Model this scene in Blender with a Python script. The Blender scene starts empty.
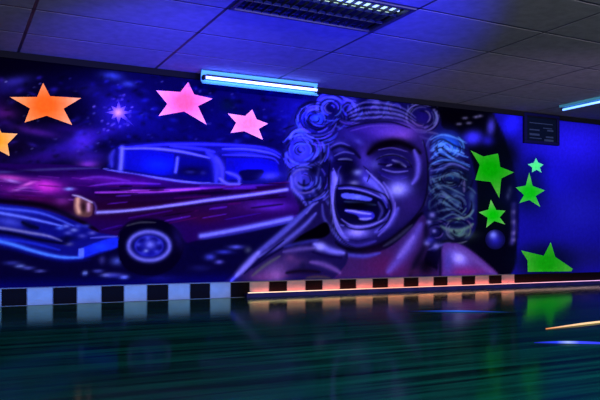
import bpy, bmesh, math, random
import numpy as np
from mathutils import Vector, Matrix
from mathutils.geometry import delaunay_2d_cdt

random.seed(7)
C = bpy.context.scene.collection
sc = bpy.context.scene

# ------------------------------------------------------------------ room frame
F = 689.0                              # focal length in pixels of a 600 px wide frame
PHI = math.atan(352 / F)               # camera is turned this far from the wall normal
D = 7.0                                # distance from the camera to the painted wall
ZC = 0.593                             # camera height
H = 2.383                              # ceiling height
HY = 243.0

def wall(px, py):
    """point of the painted wall (X, Z) for a measured point of the photograph"""
    th = math.atan((px - 300) / F)
    z = D / math.cos(th + PHI) * math.cos(th)
    return D * math.tan(th + PHI), ZC + (HY - py) * z / F

def level(px, py, height):
    """point (X, Y) on a horizontal plane of the given height"""
    z = (height - ZC) * F / (HY - py)
    xc = (px - 300) / F * z
    return z * math.sin(PHI) + xc * math.cos(PHI), z * math.cos(PHI) - xc * math.sin(PHI)

# ------------------------------------------------------------------ colours
def lin1(v):
    v = max(0.0, v) / 255.0
    return v / 12.92 if v <= 0.04045 else ((v + 0.055) / 1.055) ** 2.4

def lin(c):
    return tuple(lin1(v) for v in c)

FILL_TINT = np.array([0.92, 0.88, 1.08])       # colour of the added fill light on the wall

# ------------------------------------------------------------------ materials
def mat(name, col, rough=0.6, metal=0.0, spec=0.3, emit=None, strength=0.0, noise=0.0, nscale=20.0):
    m = bpy.data.materials.new(name); m.use_nodes = True
    nt = m.node_tree; b = nt.nodes['Principled BSDF']
    b.inputs['Roughness'].default_value = rough
    b.inputs['Metallic'].default_value = metal
    b.inputs['Specular IOR Level'].default_value = spec
    if emit:
        b.inputs['Emission Color'].default_value = (*emit, 1)
        b.inputs['Emission Strength'].default_value = strength
    if noise > 0:
        tc = nt.nodes.new('ShaderNodeTexCoord'); n = nt.nodes.new('ShaderNodeTexNoise')
        n.inputs['Scale'].default_value = nscale; n.inputs['Detail'].default_value = 4
        r = nt.nodes.new('ShaderNodeValToRGB')
        lo = [c * (1 - noise) for c in col]; hi = [min(1, c * (1 + noise)) for c in col]
        r.color_ramp.elements[0].color = (*lo, 1); r.color_ramp.elements[1].color = (*hi, 1)
        r.color_ramp.elements[0].position = 0.3; r.color_ramp.elements[1].position = 0.7
        nt.links.new(tc.outputs['Object'], n.inputs['Vector'])
        nt.links.new(n.outputs['Fac'], r.inputs['Fac'])
        nt.links.new(r.outputs['Color'], b.inputs['Base Color'])
    else:
        b.inputs['Base Color'].default_value = (*col, 1)
    return m

def paint_material():
    m = bpy.data.materials.new('wall_paint'); m.use_nodes = True
    nt = m.node_tree; b = nt.nodes['Principled BSDF']
    a = nt.nodes.new('ShaderNodeAttribute'); a.attribute_name = 'paint'
    tc = nt.nodes.new('ShaderNodeTexCoord'); n = nt.nodes.new('ShaderNodeTexNoise')
    n.inputs['Scale'].default_value = 22; n.inputs['Detail'].default_value = 5
    mr = nt.nodes.new('ShaderNodeMapRange')
    mr.inputs['From Min'].default_value = 0.3; mr.inputs['From Max'].default_value = 0.7
    mr.inputs['To Min'].default_value = 0.86; mr.inputs['To Max'].default_value = 1.1
    mx = nt.nodes.new('ShaderNodeMix'); mx.data_type = 'RGBA'; mx.blend_type = 'MULTIPLY'
    mx.inputs[0].default_value = 1.0
    nt.links.new(tc.outputs['Object'], n.inputs['Vector'])
    nt.links.new(n.outputs['Fac'], mr.inputs['Value'])
    nt.links.new(a.outputs['Color'], mx.inputs[6]); nt.links.new(mr.outputs['Result'], mx.inputs[7])
    nt.links.new(mx.outputs[2], b.inputs['Base Color'])
    b.inputs['Roughness'].default_value = 0.75
    b.inputs['Specular IOR Level'].default_value = 0.0
    return m

PAINT = paint_material()

# ------------------------------------------------------------------ object helpers
def tag(o, label=None, cat=None, group=None, kind=None):
    if label: o['label'] = label
    if cat: o['category'] = cat
    if group: o['group'] = group
    if kind: o['kind'] = kind
    return o

def empty(name, loc, rz=0.0):
    o = bpy.data.objects.new(name, None); C.objects.link(o)
    o.location = loc; o.rotation_euler.z = rz; o.empty_display_size = 0.1
    return o

def link(name, bm, m, parent=None, origin=(0, 0, 0), smooth=False):
    me = bpy.data.meshes.new(name)
    bm.normal_update()
    bmesh.ops.translate(bm, verts=bm.verts, vec=-Vector(origin))
    bm.to_mesh(me); bm.free()
    for mm in (m if isinstance(m, (list, tuple)) else [m]): me.materials.append(mm)
    if smooth:
        for p in me.polygons: p.use_smooth = True
    o = bpy.data.objects.new(name, me); C.objects.link(o)
    if parent: o.parent = parent; o.location = Vector(origin) - parent_loc(parent)
    else: o.location = origin
    return o

def parent_loc(p):
    v = Vector(p.location)
    while p.parent: p = p.parent; v = v + Vector(p.location)
    return v

def box(bm, x0, x1, y0, y1, z0, z1, bevel=0.0, mi=0):
    r = bmesh.ops.create_cube(bm, size=1)
    vs = r['verts']
    for v in vs:
        v.co = Vector((x0 if v.co.x < 0 else x1, y0 if v.co.y < 0 else y1, z0 if v.co.z < 0 else z1))
    fs = set(f for v in vs for f in v.link_faces)
    for f in fs: f.material_index = mi
    if bevel > 0:
        es = list(set(e for v in vs for e in v.link_edges))
        bmesh.ops.bevel(bm, geom=es, offset=bevel, segments=2, affect='EDGES', profile=0.5)

def tube(bm, pts, radii, n=12):
    rings = []
    for i, p in enumerate(pts):
        p = Vector(p)
        a = Vector(pts[max(0, i - 1)]); b = Vector(pts[min(len(pts) - 1, i + 1)])
        t = (b - a).normalized()
        u = t.cross(Vector((0, 0, 1)))
        if u.length < 1e-4: u = Vector((1, 0, 0))
        u.normalize(); v = t.cross(u)
        r = radii[i] if isinstance(radii, (list, tuple)) else radii
        rings.append([bm.verts.new(p + r * (math.cos(k * 2 * math.pi / n) * u + math.sin(k * 2 * math.pi / n) * v)) for k in range(n)])
    for a, b in zip(rings, rings[1:]):
        for k in range(n):
            bm.faces.new((a[k], a[(k + 1) % n], b[(k + 1) % n], b[k]))
    bm.faces.new(rings[0][::-1]); bm.faces.new(rings[-1])
    bmesh.ops.recalc_face_normals(bm, faces=bm.faces)

def catmull(pts, n=6, closed=True):
    P = [np.array(p, float) for p in pts]; out = []; N = len(P)
    rng = range(N) if closed else range(N - 1)
    for i in rng:
        if closed: p0, p1, p2, p3 = P[(i - 1) % N], P[i], P[(i + 1) % N], P[(i + 2) % N]
        else: p0, p1, p2, p3 = P[max(0, i - 1)], P[i], P[i + 1], P[min(N - 1, i + 2)]
        for k in range(n):
            t = k / n
            out.append(0.5 * ((2 * p1) + (-p0 + p2) * t + (2 * p0 - 5 * p1 + 4 * p2 - p3) * t * t + (-p0 + 3 * p1 - 3 * p2 + p3) * t ** 3))
    if not closed: out.append(P[-1])
    return np.array(out)

# ================================================================== the airbrush
# a pigment map of the mural, built stroke by stroke; it feeds the vertex pigment of the wall and of the painted figures
S = 2
X0, X1, Y0, Y1 = -64, 664, 40, 312
GW, GH = (X1 - X0) * S, (Y1 - Y0) * S
GX, GY = np.meshgrid(X0 + (np.arange(GW) + 0.5) / S, Y0 + (np.arange(GH) + 0.5) / S)
CAN = np.zeros((GH, GW, 3), np.float32)

def win(x0, y0, x1, y1):
    i0 = max(0, int((x0 - X0) * S)); i1 = min(GW, int((x1 - X0) * S) + 2)
    j0 = max(0, int((y0 - Y0) * S)); j1 = min(GH, int((y1 - Y0) * S) + 2)
    return slice(j0, j1), slice(i0, i1)

def over(sl, a, col):
    CAN[sl] = CAN[sl] * (1 - a[..., None]) + np.array(col, np.float32) * a[..., None]

def glow(cx, cy, rx, ry, col, a=1.0, rot=0.0, hard=1.0):
    """soft airbrushed blot; hard > 1 gives a flatter middle and a quicker edge"""
    R = max(rx, ry) * 2.4
    sl = win(cx - R, cy - R, cx + R, cy + R)
    x = GX[sl] - cx; y = GY[sl] - cy
    if x.size == 0: return
    c, s = math.cos(rot), math.sin(rot)
    u = (x * c + y * s) / rx; v = (-x * s + y * c) / ry
    over(sl, a * np.exp(-(u * u + v * v) ** hard), col)

def stroke(pts, w, col, a=1.0, taper=True, soft=1.0, smooth=True):
    P = catmull(pts, 8, False) if smooth and len(pts) > 2 else np.array(pts, float)
    m = w * 2.6 + 2
    sl = win(P[:, 0].min() - m, P[:, 1].min() - m, P[:, 0].max() + m, P[:, 1].max() + m)
    x = GX[sl]; y = GY[sl]
    if x.size == 0: return
    best = np.zeros_like(x); L = np.r_[0, np.cumsum(np.hypot(*np.diff(P, axis=0).T))]
    for i in range(len(P) - 1):
        ax, ay = P[i]; dx, dy = P[i + 1] - P[i]; l2 = dx * dx + dy * dy + 1e-9
        t = np.clip(((x - ax) * dx + (y - ay) * dy) / l2, 0, 1)
        d = np.hypot(x - ax - t * dx, y - ay - t * dy)
        s = (L[i] + t * (L[i + 1] - L[i])) / (L[-1] + 1e-9)
        ww = w * (0.35 + 0.65 * np.sqrt(np.clip(np.sin(np.pi * s), 0, 1))) if taper else w
        best = np.maximum(best, np.exp(-(d / (ww * 0.62)) ** (2 * soft)))
    over(sl, best * a, col)

def inside(x, y, P):
    r = np.zeros(np.shape(x), bool); N = len(P)
    for i in range(N):
        xa, ya = P[i]; xb, yb = P[(i + 1) % N]
        if ya == yb: continue
        c = ((ya > y) != (yb > y)) & (x < (xb - xa) * (y - ya) / (yb - ya) + xa)
        r ^= c
    return r

def fill(pts, col, a=1.0, smooth=True, blur=1):
    P = catmull(pts, 6) if smooth else np.array(pts, float)
    sl = win(P[:, 0].min() - 6, P[:, 1].min() - 6, P[:, 0].max() + 6, P[:, 1].max() + 6)
    m = inside(GX[sl], GY[sl], P).astype(np.float32)
    for _ in range(blur):
        q = np.pad(m, 1, mode='edge')
        m = (q[1:-1, 1:-1] * 2 + q[:-2, 1:-1] + q[2:, 1:-1] + q[1:-1, :-2] + q[1:-1, 2:]) / 6
    over(sl, m * a, col)

def sample(px, py):
    fx = np.clip((np.asarray(px) - X0) * S - 0.5, 0, GW - 1.001); fy = np.clip((np.asarray(py) - Y0) * S - 0.5, 0, GH - 1.001)
    i = fx.astype(int); j = fy.astype(int); a = (fx - i)[:, None]; b = (fy - j)[:, None]
    c = (CAN[j, i] * (1 - a) + CAN[j, i + 1] * a) * (1 - b) + (CAN[j + 1, i] * (1 - a) + CAN[j + 1, i + 1] * a) * b
    return pigment(c)

def pigment(c):
    c = np.clip(np.asarray(c, float) / 255.0, 0, 1)
    l = np.where(c <= 0.04045, c / 12.92, ((c + 0.055) / 1.055) ** 2.4)
    return np.clip(l / FILL_TINT, 0, 0.98)

#@@PAINT
CAN[:] = (6, 2, 38)
# --- night sky of the mural
glow(150, 110, 190, 40, (8, 3, 62), 0.9)
glow(250, 118, 90, 36, (9, 4, 96), 0.7)
glow(295, 105, 26, 22, (24, 14, 150), 0.5)
glow(60, 62, 140, 13, (2, 1, 12), 0.95)
glow(20, 66, 60, 16, (3, 0, 16), 0.8)
glow(150, 74, 60, 8, (8, 4, 60), 0.6)
for a in [(6, 113, 12, 5, (132, 34, 178), .9, .1), (14, 82, 15, 5, (58, 44, 160), .8, -.2), (34, 131, 24, 4, (92, 30, 160), .85, .2),
          (6, 90, 20, 5, (34, 20, 120), .7, 0), (62, 128, 30, 5, (54, 14, 130), .6, .1), (82, 142, 13, 8, (112, 58, 226), .95, -.5),
          (60, 150, 32, 8, (50, 20, 160), .8, -.3), (40, 158, 30, 5, (40, 8, 110), .7, -.1), (104, 132, 30, 5, (46, 20, 140), .7, -.35),
          (88, 164, 10, 4, (150, 60, 200), .8, 0), (88, 157, 18, 6, (70, 30, 170), .6, 0), (112, 76, 10, 4, (62, 72, 170), .8, .1),
          (128, 84, 7, 3, (70, 80, 170), .7, .1), (92, 90, 14, 8, (26, 18, 90), .6, 0), (118, 112, 22, 18, (52, 30, 170), .7, 0),
          (150, 120, 26, 20, (16, 10, 110), .6, 0), (20, 145, 20, 8, (24, 6, 70), .7, 0), (-20, 110, 30, 12, (90, 24, 140), .7, 0),
          (-25, 150, 30, 12, (70, 20, 150), .7, 0)]:
    glow(*a[:4], a[4], a[5], a[6])
glow(44, 108, 45, 22, (4, 0, 10), 0.75, 0, 1.6)
glow(8, 146, 20, 11, (6, 0, 20), 0.7, 0, 1.4)
glow(186, 104, 38, 24, (4, 2, 40), 0.6, 0, 1.6)
glow(248, 124, 26, 19, (4, 2, 40), 0.6, 0, 1.6)
glow(228, 105, 9, 7, (5, 14, 40), 0.8)
rs = random.Random(3)
for _ in range(420):
    x = rs.uniform(-60, 330); y = rs.uniform(76, 170); k = rs.random(); lr = min(1, max(0, (x + 20) / 150))
    c_ = (2, 1, 14) if k < .55 else ((60 - 40 * lr, 16, 120 + 30 * lr) if k < .8 else (84 - 40 * lr, 40, 200))
    glow(x, y, rs.uniform(1.5, 5), rs.uniform(1, 2.6), c_, rs.uniform(.15, .5), rs.uniform(-.5, .5))
for _ in range(70):
    x = rs.uniform(-60, 300); y = rs.uniform(78, 168); k = rs.random()
    glow(x, y, rs.uniform(.5, 1.1), rs.uniform(.5, .9), (90 + 80 * k, 80 + 80 * k, 190 + 50 * k), rs.uniform(.2, .6))
for k in range(26):
    a = rs.uniform(0, 6.28); r = rs.uniform(8, 26)
    x, y = 118 + r * math.cos(a), 112 + .8 * r * math.sin(a)
    glow(x, y, .9, .8, (140, 110, 230), .7)
# dark parts of the painted sky on the right of the portrait
fill([(430, 100), (520, 100), (512, 130), (508, 160), (514, 205), (514, 282), (470, 282), (470, 150)], (3, 2, 20), 1, True, 5)
glow(452, 116, 30, 12, (2, 0, 8), 0.95, 0, 1.5)
glow(500, 140, 16, 18, (2, 2, 10), 0.9)
glow(473, 138, 10, 7.5, (62, 50, 255), 0.95, -.1, 1.3)
glow(491, 127, 4, 9, (74, 62, 210), 0.9, .1, 1.2)
glow(488, 141, 6, 5, (44, 30, 220), 0.8)
for x, y in [(469, 123), (476, 117), (465, 118), (459, 124), (480, 116)]: glow(x, y, 2.4, 1.3, (110, 100, 150), .8)
glow(500, 203, 14, 14, (8, 8, 60), .6)
for x, y in [(510, 190), (508, 196), (464, 197), (472, 196)]: glow(x, y, 2, 4, (84, 88, 130), .8)
# blue wall right of the mural, lamp light painted into its pigment
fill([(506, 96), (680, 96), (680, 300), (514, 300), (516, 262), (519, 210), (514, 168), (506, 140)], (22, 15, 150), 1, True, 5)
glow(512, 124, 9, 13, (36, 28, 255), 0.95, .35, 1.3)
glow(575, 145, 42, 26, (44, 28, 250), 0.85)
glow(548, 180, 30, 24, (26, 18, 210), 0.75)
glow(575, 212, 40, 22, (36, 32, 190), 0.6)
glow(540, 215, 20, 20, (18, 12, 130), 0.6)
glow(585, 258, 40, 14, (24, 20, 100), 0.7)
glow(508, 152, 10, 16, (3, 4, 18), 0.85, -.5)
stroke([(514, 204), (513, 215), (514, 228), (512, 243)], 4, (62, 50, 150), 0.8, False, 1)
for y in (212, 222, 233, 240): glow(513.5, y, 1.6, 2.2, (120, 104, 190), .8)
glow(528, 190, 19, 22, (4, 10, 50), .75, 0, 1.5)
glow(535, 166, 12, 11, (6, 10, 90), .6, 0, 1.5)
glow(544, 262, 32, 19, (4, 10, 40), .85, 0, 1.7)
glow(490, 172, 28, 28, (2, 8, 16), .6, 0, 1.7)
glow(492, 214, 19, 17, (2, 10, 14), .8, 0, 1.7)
# --- the road below the car
fill([(-64, 240), (60, 258), (110, 250), (190, 240), (290, 222), (240, 268), (226, 292), (-64, 296)], (6, 2, 50), 1, True, 4)
glow(60, 280, 90, 7, (4, 2, 40), .8)
for x, y, rx, ry, c in [(20, 266, 5, 1.6, (110, 120, 220)), (28, 268, 6, 1.6, (80, 80, 190)), (40, 271, 5, 1.3, (86, 84, 190)), (85, 273, 2.4, 2.2, (118, 130, 230)),
                        (98, 271, 5, 1.6, (70, 70, 180)), (107, 275, 5, 1.6, (150, 150, 225)), (124, 277, 4, 1.8, (130, 130, 225)), (114, 275, 10, 2.4, (60, 56, 150)),
                        (12, 263, 8, 2, (50, 50, 150)), (135, 265, 6, 2, (40, 40, 120)), (102, 260, 3, 4, (52, 46, 130)), (117, 261, 6, 4, (70, 78, 190)),
                        (210, 257, 5, 3, (66, 66, 210)), (219, 262, 4, 2, (90, 80, 210)), (236, 247, 7, 2, (84, 80, 220)), (224, 252, 8, 2, (50, 50, 190)),
                        (248, 250, 3, 3, (60, 60, 100)), (200, 268, 10, 3, (20, 16, 90)), (160, 278, 14, 3, (16, 10, 70))]:
    glow(x, y, rx, ry, c, .9)

# ---------------------------------------------------------------- car
fill([(-64, 160), (-20, 163), (30, 164), (75, 165), (108, 170), (120, 170), (160, 177), (215, 183), (286, 180), (292, 190), (292, 220), (200, 240),
      (186, 242), (178, 230), (165, 221), (148, 218), (130, 221), (119, 232), (114, 243), (85, 228), (40, 210), (-64, 196)], (32, 2, 84), 1, True, 2)
glow(120, 206, 80, 14, (34, 2, 46), .8)
glow(150, 208, 60, 8, (34, 0, 30), .6)
glow(60, 205, 40, 8, (40, 4, 40), .7, .2)
glow(250, 206, 40, 10, (50, 8, 70), .8)
glow(270, 206, 20, 5, (92, 30, 190), .9)
glow(205, 218, 22, 7, (52, 6, 50), .7)
# hood
glow(45, 187, 24, 8, (128, 18, 164), .9, .1)
glow(46, 186, 13, 6, (206, 52, 216), .95, .1)
glow(10, 178, 18, 3, (190, 70, 190), .9, .1)
glow(12, 181, 8, 1.6, (170, 130, 235), .9, .2)
glow(14, 189, 14, 4, (110, 20, 140), .9)
glow(20, 189, 8, 1.4, (190, 120, 230), .8, -.2)
glow(28, 184, 8, 1.6, (220, 110, 225), .8, -.3)
glow(62, 201, 8, 4, (120, 40, 150), .8)
glow(28, 198, 26, 3, (86, 6, 90), .7, .1)
glow(-30, 184, 30, 7, (140, 24, 150), .8)
stroke([(-40, 170), (0, 172), (30, 170.5), (60, 169), (100, 168)], 2.2, (66, 58, 130), .75)
stroke([(0, 168), (40, 174), (80, 175), (140, 180)], 5, (22, 0, 66), .8)
glow(110, 180, 50, 5, (92, 14, 150), .8, .04)
stroke([(90, 186), (120, 183), (160, 184)], 2.0, (116, 42, 200), .85)
stroke([(95, 192.5), (140, 192), (175, 190), (225, 187)], 2.6, (156, 58, 220), .95)
stroke([(120, 190), (160, 191), (200, 189)], 1.8, (186, 84, 236), .9)
stroke([(80, 179), (100, 177), (130, 181)], 2.2, (104, 40, 180), .8)
stroke([(100, 196), (150, 197), (220, 190), (285, 186)], 3.4, (30, 0, 44), .8)
stroke([(110, 203), (160, 202), (220, 194), (285, 188)], 3, (26, 0, 40), .7)
stroke([(104, 169), (120, 171.5), (136, 173.5), (162, 178.5), (195, 182.5), (237, 183)], 2.0, (118, 110, 246), .95)
stroke([(200, 186), (240, 186.5), (280, 183)], 2.4, (74, 26, 160), .8)
# cabin
fill([(110, 162), (114, 152), (121, 145), (165, 141.5), (215, 142.5), (262, 146), (280, 153), (285, 181), (215, 183), (160, 177), (110, 169)], (14, 8, 96), 1, True, 2)
stroke([(119, 148), (165, 144.5), (215, 144.5), (262, 147.5), (281, 155)], 2.6, (56, 48, 214), .9)
stroke([(122, 149), (150, 148.5), (180, 151.5), (210, 158)], 2.4, (112, 104, 236), .95)
stroke([(170, 146), (200, 149), (215, 152)], 3, (66, 58, 220), .8)
fill([(124, 150.5), (150, 150), (174, 154), (173, 175), (160, 175.5), (140, 172), (124, 169)], (12, 10, 146), 1, False, 2)
glow(158, 165, 16, 7, (12, 34, 226), .9, .1)
glow(135, 160, 10, 7, (16, 12, 150), .6)
fill([(178, 157), (206, 160), (213, 166), (213, 181), (190, 180.5), (178, 177)], (8, 4, 104), 1, False, 2)
glow(192, 171, 16, 5, (6, 2, 40), .9)
glow(190, 172, 5, 1.6, (36, 34, 110), .8)
glow(203, 173, 3, 2, (40, 36, 120), .7)
stroke([(114, 150), (111, 158), (112, 167)], 4.5, (62, 54, 180), .8)
stroke([(122, 148), (121.5, 158), (120.5, 169)], 4.2, (112, 106, 240), .95, False)
stroke([(177.5, 158), (176.5, 166), (175.5, 172)], 2.6, (100, 96, 240), .95, False)
stroke([(207, 152), (215, 160), (217, 172), (216, 182)], 7, (62, 56, 208), .85)
stroke([(216, 157), (222, 168), (222, 182)], 5, (76, 66, 206), .8)
fill([(226, 158), (262, 158), (277, 162), (280, 176), (262, 178), (226, 180)], (12, 8, 150), 1, False, 2)
glow(248, 152, 26, 4, (50, 46, 206), .8, .05, 1.3)
stroke([(222, 149), (246, 149), (270, 153), (280, 158)], 1.8, (92, 86, 250), .8)
stroke([(222, 155), (250, 155.5), (272, 158), (279, 164)], 1.6, (70, 64, 220), .8)
stroke([(222, 152), (250, 152), (276, 157)], 1.4, (10, 6, 90), .7)
glow(256, 168, 14, 6, (18, 12, 210), .6)
fill([(240, 171), (263, 170), (258, 179), (243, 180)], (6, 2, 60), 1, True, 3)
glow(270, 176, 10, 4, (72, 64, 206), .85, -.1)
stroke([(226, 172), (238, 177), (239, 184)], 3.5, (94, 84, 222), .8)
stroke([(219, 178), (228, 184), (240, 184)], 3.2, (110, 96, 236), .85)
glow(231, 163, 4, 5, (16, 10, 130), .8)
# sheen streaks along the flank
rs3 = random.Random(11)
for _ in range(46):
    x = rs3.uniform(95, 270); t = (x - 95) / 190; y = rs3.uniform(185 - 2 * t, 232 - 12 * t); L_ = rs3.uniform(12, 46)
    sl_ = -0.02 - 0.11 * max(0, (y - 190) / 20)
    c_ = rs3.choice([(92, 28, 184), (64, 10, 130), (8, 0, 28), (12, 0, 24), (74, 6, 84), (56, 12, 150)])
    stroke([(x, y), (x + L_, y + sl_ * L_)], rs3.uniform(.9, 1.9), c_, .75, True, 1, False)
for _ in range(30):
    x = rs3.uniform(-40, 80); y = rs3.uniform(170, 200); L_ = rs3.uniform(8, 26)
    c_ = rs3.choice([(130, 40, 180), (90, 10, 130), (24, 0, 50), (40, 4, 90), (160, 80, 210)])
    stroke([(x, y), (x + L_, y + .08 * L_)], rs3.uniform(.8, 1.5), c_, .5, True, 1, False)
for _ in range(40):
    x = rs3.uniform(-40, 90); y = 206 + max(0, x) * .2 + rs3.uniform(0, 36); L_ = rs3.uniform(6, 20)
    if y > 254: continue
    c_ = rs3.choice([(80, 96, 240), (40, 50, 190), (6, 4, 60), (8, 6, 80), (100, 100, 180), (24, 40, 210)])
    stroke([(x, y), (x + L_, y + .18 * L_)], rs3.uniform(.8, 1.4), c_, .6, True, 1, False)
# side trim
stroke([(97, 212.5), (125, 211), (150, 208.5), (190, 203), (210, 200), (250, 195), (287, 189.5)], 2.9, (140, 128, 246), 1, False)
stroke([(110, 214.5), (180, 207), (286, 193)], 1.8, (30, 4, 60), .7)
stroke([(201, 236), (230, 231), (260, 225), (291, 218.5)], 4.6, (112, 108, 246), 1, False)
stroke([(203, 239), (240, 233), (291, 222)], 2.2, (54, 50, 190), .8)
stroke([(190, 244), (230, 238), (290, 226)], 5, (8, 2, 50), .8)
# bumper and grille
stroke([(-60, 196), (0, 201), (44, 206), (78, 220), (98, 231)], 5, (6, 0, 14), .9)
fill([(-64, 198), (0, 204), (40, 209), (75, 221), (96, 232), (116, 236), (121, 246), (100, 254), (82, 260), (60, 261), (30, 255), (0, 246), (-64, 232)], (14, 12, 122), 1, True, 2)
glow(12, 210, 40, 4, (28, 34, 170), .9, .1)
glow(10, 222, 14, 5, (64, 68, 200), .9, .15)
glow(-25, 216, 20, 6, (50, 54, 180), .8, .1)
stroke([(-50, 206), (0, 213), (30, 218.5), (62, 226)], 2.8, (100, 112, 250), .95)
stroke([(-30, 203), (0, 208), (40, 213), (74, 226)], 2.4, (76, 88, 235), .85)
stroke([(-50, 222), (0, 228), (28, 232.5), (48, 236), (62, 241)], 3.0, (120, 114, 196), .9)
stroke([(22, 222), (30, 226), (38, 228)], 5, (4, 4, 44), .95)
stroke([(-40, 228), (8, 233), (36, 239), (66, 244)], 3.6, (5, 2, 42), .95)
stroke([(-40, 235), (20, 241), (60, 250)], 3, (30, 44, 210), .8)
stroke([(-60, 233), (0, 241.5), (35, 251.5), (60, 257), (83, 257.5)], 3.8, (72, 116, 255), 1)
stroke([(-40, 242), (10, 249), (60, 261), (90, 260)], 2.6, (10, 8, 96), .7)
for x, y, c in [(66, 226, (96, 104, 225)), (74, 230, (110, 116, 220)), (68, 233, (76, 76, 190)), (82, 236, (70, 66, 180)), (92, 233, (84, 78, 190)), (78, 226, (56, 60, 190)),
                (69, 244, (84, 80, 170)), (60, 228, (70, 90, 225)), (86, 226, (46, 50, 170))]:
    glow(x, y, 4, 2, c, .9)
glow(68, 238, 9, 2.6, (6, 4, 60), .9)
glow(66, 241, 4, 3, (4, 2, 44), .8)
fill([(79, 250), (92, 244), (116, 237), (118, 247), (100, 252), (86, 257), (79, 257)], (24, 40, 232), .95, True, 3)
stroke([(90, 238), (104, 237), (118, 236.5)], 1.8, (80, 76, 206), .9)
fill([(78.5, 248.5), (84, 248), (84, 257), (78.5, 257.5)], (86, 104, 250), 1, False, 2)
glow(100, 247, 8, 3.5, (28, 62, 250), .8)
# headlight
fill([(74, 199), (82, 198), (92, 202), (92, 214), (86, 217), (75, 213)], (92, 48, 72), 1, True, 2)
glow(82, 213, 8, 4, (100, 66, 64), .8)
stroke([(78, 199), (77.5, 206), (79, 212)], 4.2, (214, 160, 150), .9, False)
stroke([(88.5, 204), (88.5, 210)], 3.4, (190, 140, 190), .95, False)
glow(83.5, 207, 2.4, 5, (40, 16, 30), .95)
stroke([(72, 195), (79, 196.5), (88, 200.5), (93, 203)], 1.6, (168, 152, 226), .95)
stroke([(94, 202), (96, 208), (95, 214)], 2, (92, 66, 160), .7)
glow(69, 189, 5, 1.6, (130, 140, 246), .95)
# wheel
fill([(118, 250), (120, 234), (132, 223), (149, 219.5), (166, 222), (178, 231), (184, 246), (178, 262), (166, 272), (149, 276), (131, 272), (121, 263)], (4, 0, 30), 1, True, 3)
stroke([(126, 226), (140, 222.5), (156, 222.5)], 1.6, (66, 62, 84), .8)
glow(178, 238, 5, 12, (26, 14, 96), .7, -.3)
def ring(cx, cy, rx, ry, w, col, a=1):
    stroke([(cx + rx * math.cos(t), cy + ry * math.sin(t)) for t in np.linspace(0, 2 * math.pi, 25)], w, col, a, False)
glow(149, 246, 19, 14, (20, 18, 140), .95, 0, 2)
ring(149, 246, 20.5, 14.3, 4.0, (98, 92, 214))
ring(149, 246, 13.5, 9.5, 2.0, (44, 40, 190), .8)
for k in range(10):
    t = k * 2 * math.pi / 10 + .2
    glow(149 + 11 * math.cos(t), 246 + 8 * math.sin(t), 2.6, 2.0, (66, 66, 210) if k % 2 else (14, 10, 110), .85)
glow(150, 244.5, 5, 4, (108, 106, 236), .95)
glow(146, 251, 2.4, 1.8, (130, 136, 232), .9)
glow(149, 254, 10, 2.4, (26, 24, 170), .6)

# ---------------------------------------------------------------- portrait
SKIN = (20, 11, 76)
fill([(286, 152), (284, 140), (290, 120), (298, 107), (312, 98), (325, 94), (345, 95), (365, 99), (385, 102), (405, 101), (425, 106), (438, 115), (443, 128), (456, 132),
      (466, 145), (473, 165), (477, 190), (477, 215), (474, 232), (462, 244), (445, 240), (434, 252), (426, 240), (424, 205), (424, 160), (400, 124), (350, 126), (330, 160),
      (327, 200), (318, 208), (306, 203), (297, 190), (288, 176)], (14, 9, 74), 1, True, 3)
# left curls
glow(302, 152, 11, 10, (70, 66, 224), .8, 0, 1.2)
glow(313, 118, 16, 12, (30, 32, 214), .9)
glow(318, 117, 7, 8, (54, 82, 255), .9, .6)
glow(300, 145, 9, 18, (66, 60, 230), .8)
def curl(cx, cy, r, a0, a1, w, col, a=.9, k=1.0, sq=.85):
    arc(cx, cy, r, a0, a1, w, col, a, k, sq)
    dark = (6, 3, 50)
    arc(cx, cy, r - w * .62, a0 + 5, a1 - 3, w * .42, dark, .8, k, sq)
    arc(cx, cy, r - w * 1.05, a0 + 8, a1 - 8, w * .42, tuple(c * .8 for c in col), .8, k, sq)
    arc(cx, cy, r + w * .75, a0 + 4, a1 - 6, w * .4, dark, .7, k, sq)
    arc(cx, cy, r + w * .2, a0 + 6, a1 - 6, w * .3, tuple(min(255, c * 1.2) for c in col), .7, k, sq)
def arc(cx, cy, r, a0, a1, w, col, a=.9, k=1.0, sq=.85):
    stroke([(cx + r * (1 + (k - 1) * i / 10) * math.cos(math.radians(a0 + (a1 - a0) * i / 10)),
             cy + sq * r * (1 + (k - 1) * i / 10) * math.sin(math.radians(a0 + (a1 - a0) * i / 10))) for i in range(11)], w, col, a)
curl(314, 119, 16, 170, 330, 3.6, (80, 80, 236)); curl(316, 121, 10, 120, 300, 2.6, (34, 40, 190))
curl(322, 112, 17, 20, 160, 3.0, (74, 74, 232)); curl(320, 118, 13, 20, 170, 2.2, (10, 6, 80))
curl(318, 122, 19, 30, 170, 2.8, (84, 82, 222)); curl(318, 126, 19, 20, 170, 2.2, (8, 4, 70))
curl(320, 128, 20, 40, 170, 2.4, (64, 60, 190))
glow(330, 108, 10, 10, (8, 4, 60), .95, 0, 1.4)
curl(330, 108, 13, 150, 300, 4.0, (84, 86, 240)); curl(331, 106, 15, 200, 350, 3.2, (58, 52, 196))
glow(348, 104, 9, 7, (72, 62, 232), .95, .3); curl(340, 112, 16, 280, 360, 3.6, (74, 66, 214))
curl(345, 112, 14, 20, 110, 2.4, (40, 34, 150)); curl(330, 118, 16, 320, 420, 2.8, (56, 52, 190))
curl(302, 140, 12, 180, 300, 4, (82, 80, 226)); curl(300, 158, 14, 90, 220, 3.4, (60, 54, 190))
stroke([(296, 166), (306, 165), (316, 164), (322, 160)], 2.6, (98, 92, 214), .9)
stroke([(292, 142), (290, 154), (294, 168)], 3, (48, 44, 206), .8)
glow(297, 180, 8, 13, (80, 72, 190), .9, -.15)
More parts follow.
